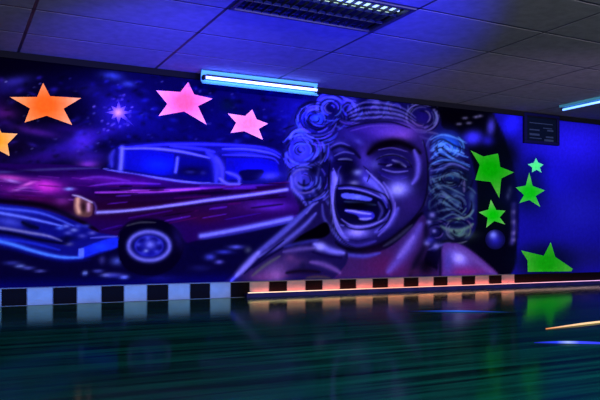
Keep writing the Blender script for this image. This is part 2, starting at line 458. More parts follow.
glow(306, 178, 9, 14, (52, 46, 160), .8)
stroke([(291, 176), (293, 188), (302, 198), (306, 205)], 3.2, (94, 86, 216), .9)
stroke([(300, 172), (302, 184), (310, 196)], 2.4, (70, 64, 180), .8)
stroke([(304, 180), (304, 190), (309, 194)], 3, (8, 4, 50), .9)
stroke([(318, 146), (321, 158), (318, 172), (316, 184)], 2.4, (62, 58, 140), .85)
stroke([(325, 144), (326, 152), (324, 158)], 2.2, (66, 62, 150), .8)
glow(313, 170, 6, 6, (4, 2, 28), .9); glow(326, 158, 7, 9, (4, 2, 24), .85); glow(320, 192, 5, 7, (8, 4, 40), .8)
for x, y in [(313, 190), (316, 198), (310, 202), (320, 188), (324, 196), (327, 204)]: glow(x, y, 2, 3.4, (86, 80, 190), .85)
# top waves
curl(362, 108, 12, 60, 170, 2.6, (56, 52, 150)); curl(372, 112, 14, 190, 300, 2.4, (62, 56, 150))
for x, y, rx, ry, r in [(376, 103, 4, 5, .2), (366, 114, 7, 3, -.6), (376, 116, 4, 7, .3), (388, 108, 5, 6, .5), (393, 114, 8, 3, .3), (356, 116, 5, 4, .6), (383, 118, 8, 3, .2), (400, 115, 8, 3, .4)]:
    glow(x, y, rx, ry, (78, 70, 160), .85, r)
glow(364, 103, 6, 6, (6, 4, 50), .9); glow(384, 122, 16, 3, (6, 2, 46), .9); glow(346, 122, 14, 5, (5, 2, 30), .9, .1); glow(397, 103, 6, 3, (8, 4, 60), .8)
curl(422, 117, 15, 150, 300, 3.2, (84, 74, 150)); curl(420, 116, 15, 60, 170, 4.4, (98, 82, 170)); curl(421, 118, 16, -40, 70, 3.2, (84, 76, 146))
glow(423, 117, 8, 6, (20, 8, 96), .95, .2, 1.3)
curl(424, 113, 16, 220, 330, 2.6, (88, 84, 136))
stroke([(410, 128), (424, 131), (438, 134)], 2.4, (78, 70, 130), .8)
stroke([(412, 134), (424, 138), (436, 141)], 2.0, (60, 56, 130), .8)
glow(414, 140, 5, 8, (8, 2, 40), .8)
# right side of the hair
glow(445, 145, 13, 11, (50, 104, 250), .95, 0, 1.2)
glow(440, 147, 7, 6, (98, 140, 255), .9)
glow(452, 146, 8, 8, (24, 76, 226), .7)
for y, c in [(152, (26, 44, 150)), (149, (104, 150, 255)), (157, (70, 84, 190)), (163, (78, 82, 180)), (169, (52, 66, 150)), (175, (46, 68, 124))]:
    stroke([(431, y + 2), (443, y), (458, y + 2), (464, y + 5)], 2.3, c, .85)
for y in (160, 166, 172): stroke([(431, y + 1), (444, y), (460, y + 2)], 1.7, (12, 14, 84), .9)
stroke([(428, 140), (430, 160), (431, 185), (430, 205)], 3.4, (52, 46, 140), .7)
glow(447, 190, 18, 20, (22, 34, 78), .8)
curl(452, 184, 13, 200, 340, 2.6, (70, 96, 130)); curl(450, 190, 16, 100, 240, 3.0, (56, 84, 116)); curl(448, 182, 18, 60, 150, 2.4, (66, 72, 130))
stroke([(432, 178), (440, 188), (448, 196), (460, 200)], 3.2, (74, 90, 136), .9)
stroke([(434, 192), (444, 202), (452, 212)], 2.8, (52, 72, 116), .85)
glow(452, 184, 8, 4, (8, 14, 40), .9); glow(466, 180, 6, 12, (8, 18, 40), .8); stroke([(464, 180), (464, 192)], 2.4, (104, 90, 150), .7)
for x, y in [(458, 204), (446, 208), (472, 196), (455, 197), (472, 206)]: glow(x, y, 3.2, 5, (58, 78, 126), .8)
stroke([(446, 221), (456, 219), (468, 216), (473, 210)], 3.2, (90, 106, 118), .9)
stroke([(440, 226), (450, 230), (462, 230), (473, 224)], 4.4, (84, 108, 116), .95)
glow(460, 235, 13, 4.5, (70, 92, 92), .9)
glow(456, 225, 10, 2, (8, 12, 50), .95); glow(454, 242, 18, 3, (6, 10, 20), .9); glow(440, 214, 6, 5, (8, 8, 56), .8)
stroke([(428, 250), (438, 246), (450, 243)], 2.8, (76, 64, 160), .8)
# loose strands following the curls
centres = [(316, 119, (86, 84, 238)), (331, 108, (84, 84, 236)), (301, 150, (88, 84, 240)), (304, 180, (84, 76, 196)), (350, 110, (80, 74, 210)), (374, 110, (84, 76, 176)),
           (396, 108, (84, 76, 170)), (422, 117, (96, 84, 172)), (446, 148, (84, 130, 250)), (450, 178, (70, 92, 160)), (454, 205, (72, 98, 140)), (458, 230, (86, 108, 122)), (436, 232, (80, 76, 170))]
hairline = [(286, 152), (284, 140), (290, 120), (298, 107), (312, 98), (325, 95), (345, 96), (365, 100), (385, 103), (405, 102), (425, 107), (438, 116), (443, 129), (456, 133),
            (466, 146), (472, 165), (476, 190), (476, 215), (473, 232), (462, 243), (445, 239), (430, 246), (426, 205), (426, 160), (402, 122), (350, 124), (330, 158), (326, 200), (306, 202), (297, 190), (288, 176)]
HP = np.array(hairline, float); rs4 = random.Random(21); cnt = 0
while cnt < 340:
    x, y = rs4.uniform(284, 478), rs4.uniform(94, 246)
    if not inside(np.array([x]), np.array([y]), HP)[0]: continue
    cx_, cy_, c_ = min(centres, key=lambda q: (q[0] - x) ** 2 + (q[1] - y) ** 2)
    rr = math.hypot(x - cx_, (y - cy_) / .85)
    if rr < 2: continue
    a_ = math.degrees(math.atan2((y - cy_) / .85, x - cx_)); sp = rs4.uniform(25, 60) * 9 / max(rr, 6)
    if rs4.random() < .46: col_ = tuple(v * rs4.uniform(.75, 1.15) for v in c_)
    else: col_ = (6, 3, 34)
    arc(cx_, cy_, rr, a_ - sp, a_ + sp, rs4.uniform(1.0, 1.7), col_, .75)
    cnt += 1
# long waves above the forehead and on the right
for i in range(9):
    o_ = i * 2.6
    c_ = (92, 82, 172) if i % 2 == 0 else (8, 4, 40)
    stroke([(346 + o_ * .3, 112 + o_ * .5), (362, 103 + o_), (382, 103 + o_ * .9), (402, 108 + o_ * .75), (416, 118 + o_ * .6)], 1.5, c_, .7)
for i in range(22):
    y = 136 + i * 4.2
    if i % 2: c_ = (6, 6, 40)
    elif y < 162: c_ = (92, 140, 250)
    elif y < 178: c_ = (84, 86, 176)
    else: c_ = (78, 100, 138)
    bow = 7 * math.sin(i * .55)
    stroke([(430, y + 4 + bow * .4), (441, y - 1), (453, y + 1 + bow), (466 + 4 * math.sin(i * .3), y + 7 + bow)], 1.7, c_, .75)
# face
fill([(344, 128), (375, 122), (400, 123), (418, 135), (426, 158), (428, 185), (424, 205), (410, 222), (390, 238), (368, 247), (348, 244), (336, 231), (331, 205), (329, 180), (330, 155), (335, 140)],
     SKIN, 1, True, 3)
glow(378, 132, 34, 9, (62, 30, 146), .9)
glow(400, 134, 17, 8, (122, 70, 200), .95)
glow(340, 160, 12, 22, (12, 5, 56), .7)
glow(392, 130, 22, 7, (84, 50, 176), .7)

glow(340, 146, 8, 6, (70, 62, 170), .8)
glow(366, 155, 9, 14, (70, 42, 150), .9)
glow(375, 164, 6, 5, (100, 90, 206), .9); glow(366, 163, 6, 8, (66, 50, 170), .7)
glow(420, 150, 10, 20, (46, 26, 116), .8)
glow(352, 137, 9, 4, (62, 52, 160), .6, .4); glow(358, 141, 5, 2.6, (98, 88, 206), .85, .5)
glow(419, 182, 8, 24, (16, 8, 54), .75)
glow(356, 138, 16, 9, (30, 14, 96), .6)
glow(372, 152, 7, 6, (14, 5, 50), .6)
# brows
stroke([(331, 150), (340, 146), (352, 150), (360, 158)], 4.2, (6, 2, 34), .9)
stroke([(368, 154), (378, 146), (394, 142), (408, 146), (420, 153)], 7.5, (5, 0, 14), .97)
glow(388, 145, 13, 4, (4, 0, 10), .9, -.1)
# left eye
glow(343, 163, 12, 7, (8, 3, 60), .9)
stroke([(334, 156), (344, 152), (354, 154)], 1.5, (88, 80, 176), .7)
stroke([(338, 159.5), (346, 159), (352, 160)], 1.8, (96, 92, 150), .9)
stroke([(333, 163), (342, 164), (352, 165)], 2.4, (10, 4, 50), .95)
glow(331, 158, 2.4, 4, (50, 44, 150), .8)
# right eye
glow(392, 163, 18, 8, (18, 8, 84), .9)
stroke([(380, 157), (390, 154.5), (402, 157), (411, 164)], 1.5, (90, 78, 170), .75)
stroke([(378, 164), (388, 165), (398, 167), (410, 167)], 2.4, (8, 2, 40), .95)
stroke([(386, 166), (392, 164.5)], 1.6, (112, 100, 190), .9)
stroke([(392, 160), (400, 163), (406, 167)], 2.4, (96, 88, 170), .9)
glow(398, 165, 4.4, 2.8, (4, 1, 24), .95); glow(386, 160, 3.4, 2, (10, 4, 60), .9)
stroke([(382, 169), (394, 172), (408, 171)], 1.6, (104, 92, 210), .8)
stroke([(378, 172), (392, 177), (406, 176)], 2.8, (30, 16, 120), .8)
stroke([(414, 150), (418, 162), (417, 176), (412, 184)], 5, (92, 76, 206), .9)
# nose
glow(348, 169, 7.5, 9, (4, 1, 30), .95, .15, 1.3)
glow(358, 172.5, 5, 3, (112, 110, 190), .95)
glow(354, 183, 5, 2.6, (98, 92, 160), .95); glow(346, 177, 5, 4, (8, 3, 50), .9)
glow(366, 174, 5, 4, (44, 30, 150), .8)
# cheeks and smile creases
glow(370, 182, 10, 6, (88, 76, 226), .95, .5)
stroke([(364, 178), (374, 184), (382, 194), (386, 204)], 5, (94, 84, 230), .9)
stroke([(378, 178), (388, 188), (392, 204), (389, 220)], 3.4, (14, 6, 66), .9)
stroke([(383, 182), (391, 194), (394, 210), (389, 224), (378, 236)], 3.0, (96, 80, 206), .8)
glow(399, 189, 13, 10, (112, 100, 242), .95, 0, 1.1)
glow(398, 190, 7, 5.5, (148, 142, 255), .95)
glow(410, 204, 14, 10, (44, 24, 110), .75)
glow(400, 218, 14, 9, (40, 24, 100), .6, -.7)
stroke([(375, 232), (388, 224), (398, 208)], 6, (84, 72, 206), .85)
stroke([(333, 172), (334, 181), (332, 192), (332, 206)], 6, (102, 90, 224), .95)
stroke([(332, 200), (333, 216), (338, 230), (348, 240)], 5, (104, 94, 220), .95)
glow(337, 180, 4, 5, (122, 112, 244), .9)
stroke([(339, 176), (338, 190), (337, 206), (341, 222)], 2.6, (12, 6, 76), .8)
# mouth
fill([(337, 187), (350, 188), (368, 192), (383, 199), (388, 210), (384, 220), (368, 224.5), (350, 224), (340, 217), (336, 203)], (6, 2, 48), 1, True, 2)
glow(360, 206, 16, 4, (2, 0, 22), .9)
stroke([(338, 188), (352, 188), (368, 192), (382, 199), (387, 208)], 2.4, (66, 58, 196), .8)
fill([(342, 193.5), (356, 194), (371, 198), (369, 201), (354, 199.5), (343, 198)], (80, 80, 226), 1, True, 2)
glow(357, 197, 5, 1.6, (106, 110, 248), .8)
stroke([(344, 201.5), (360, 203), (376, 205)], 2.4, (48, 60, 120), .7)
fill([(345, 209), (352, 210), (372, 212), (373, 219), (362, 220), (356, 215), (346, 212)], (46, 38, 190), 1, True, 2)
stroke([(345, 210.5), (352, 211), (362, 213), (371, 214)], 2.2, (138, 126, 240), .95)
stroke([(358, 219), (366, 219), (371, 218)], 2.2, (128, 116, 230), .95)
stroke([(346, 216), (356, 218), (360, 222)], 2.2, (5, 1, 36), .9)
stroke([(378, 202), (382, 211), (378, 220)], 3, (60, 52, 150), .75)
stroke([(340, 225), (355, 227), (370, 225), (384, 219), (390, 210)], 2.4, (92, 82, 214), .8)
# chin, jaw
glow(356, 233, 17, 6, (92, 78, 220), .95, -.05)
glow(357, 232, 8, 4, (146, 128, 255), .95, 0)
stroke([(336, 236), (344, 243), (358, 246), (376, 241)], 4, (60, 48, 170), .8)
stroke([(330, 240), (345, 248), (362, 250), (384, 244), (402, 231), (422, 213)], 5.4, (5, 1, 24), .95)
stroke([(333, 234), (338, 242), (346, 247)], 2, (14, 8, 66), .6)
# neck and shoulder
fill([(330, 252), (345, 254), (366, 254), (388, 248), (410, 230), (424, 215), (430, 240), (424, 262), (436, 270), (436, 284), (320, 284), (322, 262)], (50, 24, 92), 1, True, 4)
glow(386, 264, 24, 13, (72, 20, 84), .9)
stroke([(334, 252), (350, 255), (366, 256), (380, 253)], 4, (66, 58, 180), .85)
glow(336, 254, 7, 3, (84, 76, 214), .8)
stroke([(388, 272), (400, 258), (410, 244), (421, 224)], 10, (84, 62, 178), .9)
stroke([(398, 258), (407, 246), (414, 236)], 5, (112, 88, 206), .8)
stroke([(384, 246), (398, 237), (412, 225)], 3, (50, 44, 84), .8)
stroke([(426, 226), (425, 245), (416, 262), (410, 276)], 6, (18, 8, 44), .9)
glow(426, 266, 10, 10, (4, 1, 14), .9)
glow(412, 272, 6, 4, (46, 20, 62), .8)
fill([(442, 248), (450, 243), (462, 245), (478, 256), (498, 274), (498, 282), (442, 282)], (74, 38, 122), 1, True, 4)
glow(458, 258, 12, 8, (120, 104, 236), .95, .5)
glow(459, 258, 6, 5, (156, 140, 255), .95)
stroke([(455, 247), (470, 256), (488, 270), (496, 275)], 5, (96, 66, 160), .8)
glow(466, 272, 14, 5, (104, 32, 120), .85)
glow(448, 264, 5, 12, (64, 52, 160), .8)
stroke([(440, 248), (440, 262), (440, 280)], 3.4, (8, 3, 40), .9)
# crisp contour lines of the face
for pts_, w_, c_, a_ in [
    ([(335, 186), (350, 185), (368, 188.5), (386, 196), (391.5, 210)], 1.5, (6, 2, 34), .85),
    ([(335, 187), (334, 204), (338, 219), (348, 227)], 1.6, (6, 2, 34), .85),
    ([(344, 226), (356, 229.5), (372, 228), (387, 221)], 1.6, (10, 4, 54), .85),
    ([(338, 189), (350, 188.5), (367, 192), (382, 198.5)], 1.3, (120, 108, 240), .8),
    ([(341, 219), (352, 225.5), (369, 226), (383, 220)], 1.4, (120, 106, 240), .8),
    ([(363, 166), (369.5, 173), (367, 182)], 1.4, (8, 3, 44), .8),
    ([(341, 166), (338, 172), (340, 180)], 1.4, (60, 50, 160), .7),
    ([(366, 170), (373, 177), (383, 187), (389, 199)], 1.6, (126, 112, 246), .8),
    ([(386, 196), (391, 206), (388, 220), (378, 231)], 1.5, (8, 3, 44), .85),
    ([(395, 202), (394, 214), (386, 228)], 1.4, (112, 92, 220), .7),
    ([(333, 168), (336, 178), (334, 190), (333, 204), (336, 220), (343, 234)], 1.5, (128, 116, 244), .75),
    ([(330, 160), (329, 178), (330, 202), (334, 226), (344, 242), (356, 248)], 1.5, (4, 1, 22), .8),
    ([(346, 239), (358, 241), (370, 238)], 1.4, (20, 10, 80), .7),
    ([(423, 140), (427, 158), (427.5, 184), (423, 205), (411, 221)], 1.8, (4, 2, 20), .7),
    ([(376, 160), (384, 156), (396, 155.5), (408, 161), (412, 168)], 1.2, (4, 1, 20), .85),
    ([(378, 150), (392, 148), (408, 152)], 1.2, (96, 76, 190), .7),
    ([(381, 175), (394, 180), (408, 177)], 1.3, (60, 46, 170), .7),
    ([(346, 128), (366, 123), (390, 122), (410, 128)], 2.0, (6, 2, 36), .8),
    ([(350, 131), (372, 126), (396, 126)], 1.3, (86, 56, 170), .7),
    ([(330, 147), (340, 143), (350, 146)], 1.3, (92, 80, 190), .7),
    ([(336, 161), (346, 161.5), (353, 163)], 1.2, (4, 1, 20), .9)]:
    stroke(pts_, w_, c_, a_)
glow(360, 204, 12, 2, (1, 0, 10), .9); glow(354, 206, 12, 2.4, (2, 0, 16), .8)
# earring
glow(433, 218, 8, 22, (8, 6, 52), .85)
for x, y, r in [(432, 215, 3.2), (434, 231, 2.4), (429, 222, 2.6), (436, 246, 3.4), (427, 243, 3.2)]: glow(x, y, r, r * .9, (108, 100, 196), .9)
glow(430, 240, 4, 3, (56, 48, 170), .8)
# hand and forearm
fill([(226, 286), (228, 279), (256, 252), (288, 226), (312, 203), (327, 203), (332, 226), (336, 244), (347, 252), (346, 264), (332, 280), (330, 284)], (22, 12, 72), 1, True, 3)
glow(276, 268, 24, 11, (72, 44, 116), .9, -.35)
glow(262, 277, 14, 6, (84, 46, 120), .9)
glow(276, 275, 9, 8, (112, 76, 160), .85)
stroke([(231, 281), (245, 267), (258, 253), (274, 240), (292, 225), (306, 212)], 4.8, (82, 74, 196), .95)
stroke([(236, 276), (250, 262), (259, 252)], 5.4, (116, 106, 224), .95)
stroke([(262, 249), (280, 234), (296, 219), (314, 203)], 3.6, (70, 64, 176), .9)
stroke([(258, 257), (275, 248), (292, 236), (306, 224), (316, 213)], 4.4, (84, 76, 192), .9)
stroke([(252, 268), (266, 258), (284, 247)], 2.2, (10, 4, 52), .9)
stroke([(244, 274), (258, 261), (270, 251), (284, 240)], 2.2, (10, 4, 56), .9)
stroke([(252, 276), (264, 266), (280, 256)], 2.8, (74, 74, 92), .8)
stroke([(306, 214), (312, 206), (318, 202)], 2.2, (96, 88, 200), .8)
stroke([(322, 204), (324, 218), (332, 230), (340, 240)], 2.6, (86, 80, 200), .6)
fill([(292, 244), (300, 236), (314, 228), (326, 222), (330, 232), (322, 238), (308, 240), (296, 246)], (2, 0, 8), 1, True, 4)
stroke([(283, 252), (300, 249), (314, 248)], 4.4, (80, 60, 150), .85)
stroke([(284, 247), (300, 243), (318, 240)], 3.4, (40, 34, 130), .85)
stroke([(314, 244), (322, 247), (332, 251), (344, 253)], 6.4, (108, 98, 230), .95)
glow(320, 246.5, 5, 4, (146, 138, 252), .95)
stroke([(312, 252), (326, 256), (342, 258)], 3, (14, 4, 60), .9)
stroke([(310, 262), (322, 264), (334, 269), (340, 273)], 5, (92, 64, 156), .9)
glow(300, 262, 7, 4, (70, 40, 110), .8); glow(303, 266, 4, 6, (18, 12, 60), .8)
stroke([(286, 273), (300, 271), (320, 272)], 4, (12, 4, 30), .9)
stroke([(306, 278), (318, 277), (330, 278)], 3, (66, 54, 62), .7)
glow(290, 258, 5, 4, (90, 50, 120), .7)
#@@BUILD
# ================================================================== build the wall and its paintings
LAYER = 0.0006
# deepen the pigments: airbrushed night colours with strong darks
CAN[..., 0] = 255 * (np.clip(CAN[..., 0], 0, 255) / 255) ** 1.14
CAN[..., 1] = 255 * (np.clip(CAN[..., 1], 0, 255) / 255) ** 1.1
CAN[..., 2] = 255 * (np.clip(CAN[..., 2], 0, 255) / 255) ** 1.08

def paint_mesh(name, pts, layer, parent=None, spacing=0.85, smooth=True, colour=None, origin=None, n=5):
    """a painted figure: its outline on the wall, filled with fine triangles that carry the pigment"""
    B = catmull(pts, n) if smooth else None
    if B is None:
        B = []
        P = [np.array(p, float) for p in pts]
        for a, b in zip(P, P[1:] + P[:1]):
            k = max(1, int(np.hypot(*(b - a)) / 1.5))
            B += [a + (b - a) * i / k for i in range(k)]
        B = np.array(B)
    gx, gy = np.meshgrid(np.arange(B[:, 0].min(), B[:, 0].max(), spacing), np.arange(B[:, 1].min(), B[:, 1].max(), spacing))
    gx = gx.ravel(); gy = gy.ravel()
    m = inside(gx, gy, B)
    gx, gy = gx[m], gy[m]
    keep = np.ones(len(gx), bool)
    for bx, by in B: keep &= (gx - bx) ** 2 + (gy - by) ** 2 > 0.35
    pts2 = [Vector((float(x), float(y))) for x, y in B] + [Vector((float(x), float(y))) for x, y in zip(gx[keep], gy[keep])]
    nb = len(B)
    vs, _, fs, *_ = delaunay_2d_cdt(pts2, [(i, (i + 1) % nb) for i in range(nb)], [], 1, 1e-4)
    px = np.array([v.x for v in vs]); py = np.array([v.y for v in vs])
    col = sample(px, py) if colour is None else pigment(colour(px, py))
    W = [wall(x, y) for x, y in zip(px, py)]
    yy = D - LAYER * layer
    if origin is None:
        origin = Vector((sum(w[0] for w in W) / len(W), yy, min(w[1] for w in W)))
    co = [Vector((w[0], yy, w[1])) - Vector(origin) for w in W]
    faces = []
    for f in fs:
        a, b, c = (co[i] for i in f[:3])
        faces.append(tuple(f) if (b - a).cross(c - a).y < 0 else tuple(f)[::-1])
    me = bpy.data.meshes.new(name); me.from_pydata(co, [], faces); me.update()
    at = me.color_attributes.new('paint', 'FLOAT_COLOR', 'POINT')
    at.data.foreach_set('color', np.c_[col, np.ones(len(col))].astype(np.float32).ravel())
    me.materials.append(PAINT)
    o = bpy.data.objects.new(name, me); C.objects.link(o)
    if parent:
        o.parent = parent; o.location = Vector(origin) - parent_loc(parent)
    else: o.location = origin
    return o

# wall with the sky of the mural
cols = [-220.0] + list(np.arange(-62, 663, 2.0)) + [760.0]
rows = list(np.linspace(0, H, 180))
vx, vz, pxs, pys = [], [], [], []
for cx in cols:
    X, _ = wall(cx, 200)
    if cx == cols[0]: X = -3.5
    if cx == cols[-1]: X = 12.5
    q = min(max(cx, -62), 662); th = math.atan((q - 300) / F); zz = D / math.cos(th + PHI) * math.cos(th)
    for Z in rows:
        vx.append(X); vz.append(Z); pxs.append(q); pys.append(min(max(HY - (Z - ZC) * F / zz, Y0 + 1), Y1 - 1))
R_ = len(rows)
wf = [(i * R_ + j, (i + 1) * R_ + j, (i + 1) * R_ + j + 1, i * R_ + j + 1) for i in range(len(cols) - 1) for j in range(R_ - 1)]
nf = len(vx)
co = [(x, D, z) for x, z in zip(vx, vz)]
b0 = len(co)
co += [(-3.5, D + .15, 0), (12.5, D + .15, 0), (12.5, D + .15, H), (-3.5, D + .15, H)]
wf += [(b0 + 1, b0, b0 + 3, b0 + 2)]
me = bpy.data.meshes.new('wall_back'); me.from_pydata(co, [], wf); me.update()
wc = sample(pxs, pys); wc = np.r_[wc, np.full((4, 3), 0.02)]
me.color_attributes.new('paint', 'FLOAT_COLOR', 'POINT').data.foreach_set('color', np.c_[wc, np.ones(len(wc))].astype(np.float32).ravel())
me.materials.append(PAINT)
wo = bpy.data.objects.new('wall_back', me); C.objects.link(wo); tag(wo, kind='structure')

# painted car
def wpos(px, py, layer=0):
    X, Z = wall(px, py); return Vector((X, D - LAYER * layer, Z))
car = empty('painted_car', wpos(140, 275, 1))
tag(car, 'classic purple car with chrome bumper and whitewall wheel painted on the wall', 'car painting')
paint_mesh('body', [(-60, 161), (-20, 164), (30, 165), (75, 166), (108, 170), (120, 171), (160, 178), (215, 184), (285, 181), (290, 190), (291, 218), (245, 230), (200, 240),
      (186, 242), (178, 230), (165, 221), (148, 218), (130, 221), (119, 232), (114, 240), (85, 228), (40, 210), (-60, 198)], 2, car)
cab = paint_mesh('roof', [(110, 162), (114, 152), (121, 145), (165, 142), (215, 143), (262, 146.5), (280, 153), (284, 181), (250, 183), (215, 183.5), (160, 178), (112, 170)], 3, car)
paint_mesh('windshield', [(124, 150.5), (150, 150), (174, 154), (173, 175), (160, 175.5), (140, 172), (124, 169)], 4, car, smooth=False)
paint_mesh('side_window', [(178, 157), (206, 160), (213, 166), (213, 181), (190, 180.5), (178, 177)], 4, car, smooth=False)
paint_mesh('side_window', [(226, 158), (262, 158), (277, 162), (280, 176), (262, 178), (226, 180)], 4, car, smooth=False)
bump = paint_mesh('bumper', [(-60, 199), (0, 204.5), (40, 209.5), (75, 221), (96, 232), (116, 236), (120, 246), (100, 254), (82, 260), (60, 261), (30, 255), (0, 246), (-60, 232)], 3, car)
tag(bump, 'blue chrome bumper and grille')
paint_mesh('headlight', [(74, 199), (82, 197.5), (92, 201), (93, 214), (86, 217.5), (75, 213)], 4, car)
paint_mesh('trim_strip', [(96, 211), (125, 209.4), (150, 206.8), (190, 201.3), (250, 193.2), (287, 187.7), (287, 191.4), (250, 197), (210, 202), (150, 210.4), (125, 212.8), (96, 214.2)], 4, car, spacing=0.7, smooth=False)
paint_mesh('trim_strip', [(200, 233.5), (230, 228.5), (260, 222.5), (290, 216), (290, 221), (260, 228), (230, 234), (200, 239)], 4, car, spacing=0.7, smooth=False)
wh = paint_mesh('wheel', [(119, 250), (121, 234), (133, 223.5), (149, 220), (166, 222.5), (177, 232), (183, 246), (177, 262), (165, 271), (149, 275), (131, 271), (122, 262)], 5, car)
paint_mesh('hubcap', [(149 + 23 * math.cos(t), 246 + 16.5 * math.sin(t)) for t in np.linspace(0, 2 * math.pi, 21)[:-1]], 6, wh)

# painted woman
wom = empty('painted_portrait', wpos(370, 280, 1))
tag(wom, 'huge painted face of a laughing curly haired person holding one hand up beside the cheek', 'portrait painting')
paint_mesh('neck', [(330, 250), (345, 250), (366, 252), (388, 246), (410, 226), (424, 212), (430, 236), (426, 258), (440, 250), (450, 243), (462, 245), (478, 256), (497, 273), (497, 277.5),
                    (436, 279), (380, 280), (328, 281), (322, 262)], 2, wom)
paint_mesh('hair', [(286, 152), (284, 140), (290, 120), (298, 107), (312, 98), (325, 94.5), (345, 95.5), (365, 99), (385, 102), (405, 101.5), (425, 106), (438, 115), (443, 128), (456, 132),
      (466, 145), (473, 165), (477, 190), (477, 215), (474, 232), (462, 243), (445, 240), (434, 251), (427, 240), (424, 205), (424, 160), (400, 126), (350, 128), (332, 160),
      (328, 200), (318, 207), (306, 203), (297, 190), (288, 176)], 3, wom)
paint_mesh('hand', [(228, 285), (229, 279), (256, 252), (288, 226), (312, 203), (326, 203), (330, 226), (334, 243), (346, 251), (346, 264), (336, 280), (280, 283)], 4, wom)
face = paint_mesh('face', [(344, 128), (375, 123), (400, 124), (418, 135), (426, 158), (428, 185), (424, 205), (410, 222), (390, 238), (368, 246), (348, 243), (336, 231), (331, 205), (329, 180), (330, 155), (335, 140)], 5, wom)
mo = paint_mesh('mouth', [(337, 187.5), (350, 187.5), (368, 191), (383, 198), (389, 210), (384, 221), (368, 225), (350, 225), (340, 218), (336, 203)], 6, face, spacing=0.7)
paint_mesh('eye', [(331, 159), (337, 152), (348, 150.5), (356, 157), (353, 165), (342, 167), (333, 165)], 6, face, spacing=0.7)
paint_mesh('eye', [(374, 163), (382, 155), (394, 152), (406, 156), (413, 166), (406, 173), (392, 174), (380, 170)], 6, face, spacing=0.7)
paint_mesh('nose', [(342, 167), (352, 166), (362, 167), (366, 174), (362, 182), (352, 185.5), (342, 182), (339, 173)], 7, face, spacing=0.7)
paint_mesh('earring', [(428, 212), (436, 212), (439, 226), (439, 248), (431, 249), (426, 238), (427, 224)], 5, wom, spacing=0.7)

# painted stars
def star(name, pts, core, tip, label, layer=8, group='stars painted on the mural wall', cen=None):
    P = np.array(pts, float); c = P.mean(0) if cen is None else np.array(cen, float); R = np.hypot(*(P - c).T).max()
    def colour(x, y):
        t = np.clip((np.hypot(x - c[0], (y - c[1]) * 1.15) / R - 0.22) / 0.62, 0, 1)[:, None]
        return np.array(core) * (1 - t) + np.array(tip) * t
    o = paint_mesh(name, pts, layer, None, 1.3, False, colour)
    return tag(o, label, 'star', group)
star('painted_star', [(43, 83), (50, 96.3), (81, 98.2), (63.5, 108.7), (72, 125), (46.5, 115.8), (24.5, 122.5), (30, 108.5), (10, 97.2), (37, 97)], (255, 92, 22), (255, 150, 100),
     'large orange star painted above the hood of the painted car')
star('painted_star', [(188, 82), (194, 94.5), (212.5, 98.8), (197.8, 106.2), (206.5, 124.8), (184, 111.5), (158.5, 116), (167.2, 104), (156, 90.5), (180.5, 92)], (255, 84, 112), (250, 138, 200),
     'larger pink star painted above the windshield of the painted car')
star('painted_star', [(252, 109.5), (256.5, 119.3), (267.8, 123.7), (258.5, 128.9), (262.8, 139.8), (244, 131.2), (230.5, 133), (236, 122.8), (227.5, 113.5), (245, 116)], (255, 116, 140), (240, 145, 205),
     'smaller pink star painted between the blue tube light and the car roof')
star('painted_star', [(-4, 121), (1.5, 133), (17.5, 133.7), (7.5, 144), (9.5, 156), (-4, 149), (-18, 157), (-14, 144), (-26, 134), (-9, 133)], (255, 150, 40), (246, 170, 120),
     'yellow orange star cut by the left edge of the photo')
star('painted_star', [(470.5, 150.5), (483, 156.5), (497.8, 153.5), (500, 167), (513.5, 172.3), (501, 178.5), (499, 198), (490.5, 182), (475, 180), (479.5, 165)], (4, 142, 4), (60, 150, 46),
     'largest green star painted just right of the curly hair', cen=(490, 169))
star('painted_star', [(529, 172.5), (532.3, 186), (544.5, 190.4), (535.3, 196), (540, 207), (529, 200), (519, 203), (523.8, 195), (515.5, 187.5), (525.5, 185.6)], (8, 172, 20), (76, 172, 84),
     'mid sized green star painted directly below the tiny mint green star')
star('painted_star', [(535.7, 158), (538, 162.6), (543.2, 164.6), (539.5, 167.6), (541.3, 172.6), (536.3, 169.8), (531.6, 172.4), (532, 167.6), (527.5, 164.4), (533.5, 162.6)], (70, 232, 130), (90, 200, 170),
     'tiny mint green star painted below the dark notice board')
star('painted_star', [(490.6, 199.5), (496, 210), (505.2, 210.7), (499.5, 217.3), (505, 224.5), (494, 221), (486, 227.6), (487.5, 217.8), (478.5, 212.3), (488, 209.6)], (5, 168, 8), (84, 164, 74),
     'green star painted below the largest green star, above the blue ball')
star('painted_star', [(550.5, 242.3), (555, 257), (572.5, 268.8), (571, 271.3), (527.5, 271.8), (527.3, 260.4), (520.7, 250.4), (543.5, 255.8)], (12, 138, 12), (54, 150, 46),
     'green star painted low on the blue wall, cut flat along its bottom', cen=(546, 263))
# spiky starburst
sb = []
rs2 = random.Random(5)
for k in range(16):
    a = 2 * math.pi * k / 16; r = (14 if k % 4 == 0 else 10.5) if k % 2 == 0 else 5.5
    if k == 2: r = 22
    sb.append((118.5 + r * math.cos(a), 112.5 + .88 * r * math.sin(a)))
def burst_col(x, y):
    t = np.clip(np.hypot(x - 118, (y - 112.5) * 1.1) / 12.5, 0, 1)[:, None]
    return np.where(t < .4, np.array((230, 150, 255)) * (1 - t / .4) + np.array((128, 84, 226)) * (t / .4),
                    np.array((128, 84, 226)) * (1 - (t - .4) / .6) + np.array((40, 28, 140)) * ((t - .4) / .6))
o = paint_mesh('painted_starburst', sb, 8, None, 1.0, False, burst_col)
tag(o, 'glowing violet starburst painted between the orange star and the pink star', 'star')
def ball_col(x, y):
    d = np.hypot(x - 495, y - 239.5) / 10; h = np.exp(-((x - 493) ** 2 + (y - 235) ** 2) / 14)[:, None]
    b = np.array((30, 26, 170)) * (1 - d[:, None] * .7)
    return b * (1 - h) + np.array((104, 112, 240)) * h
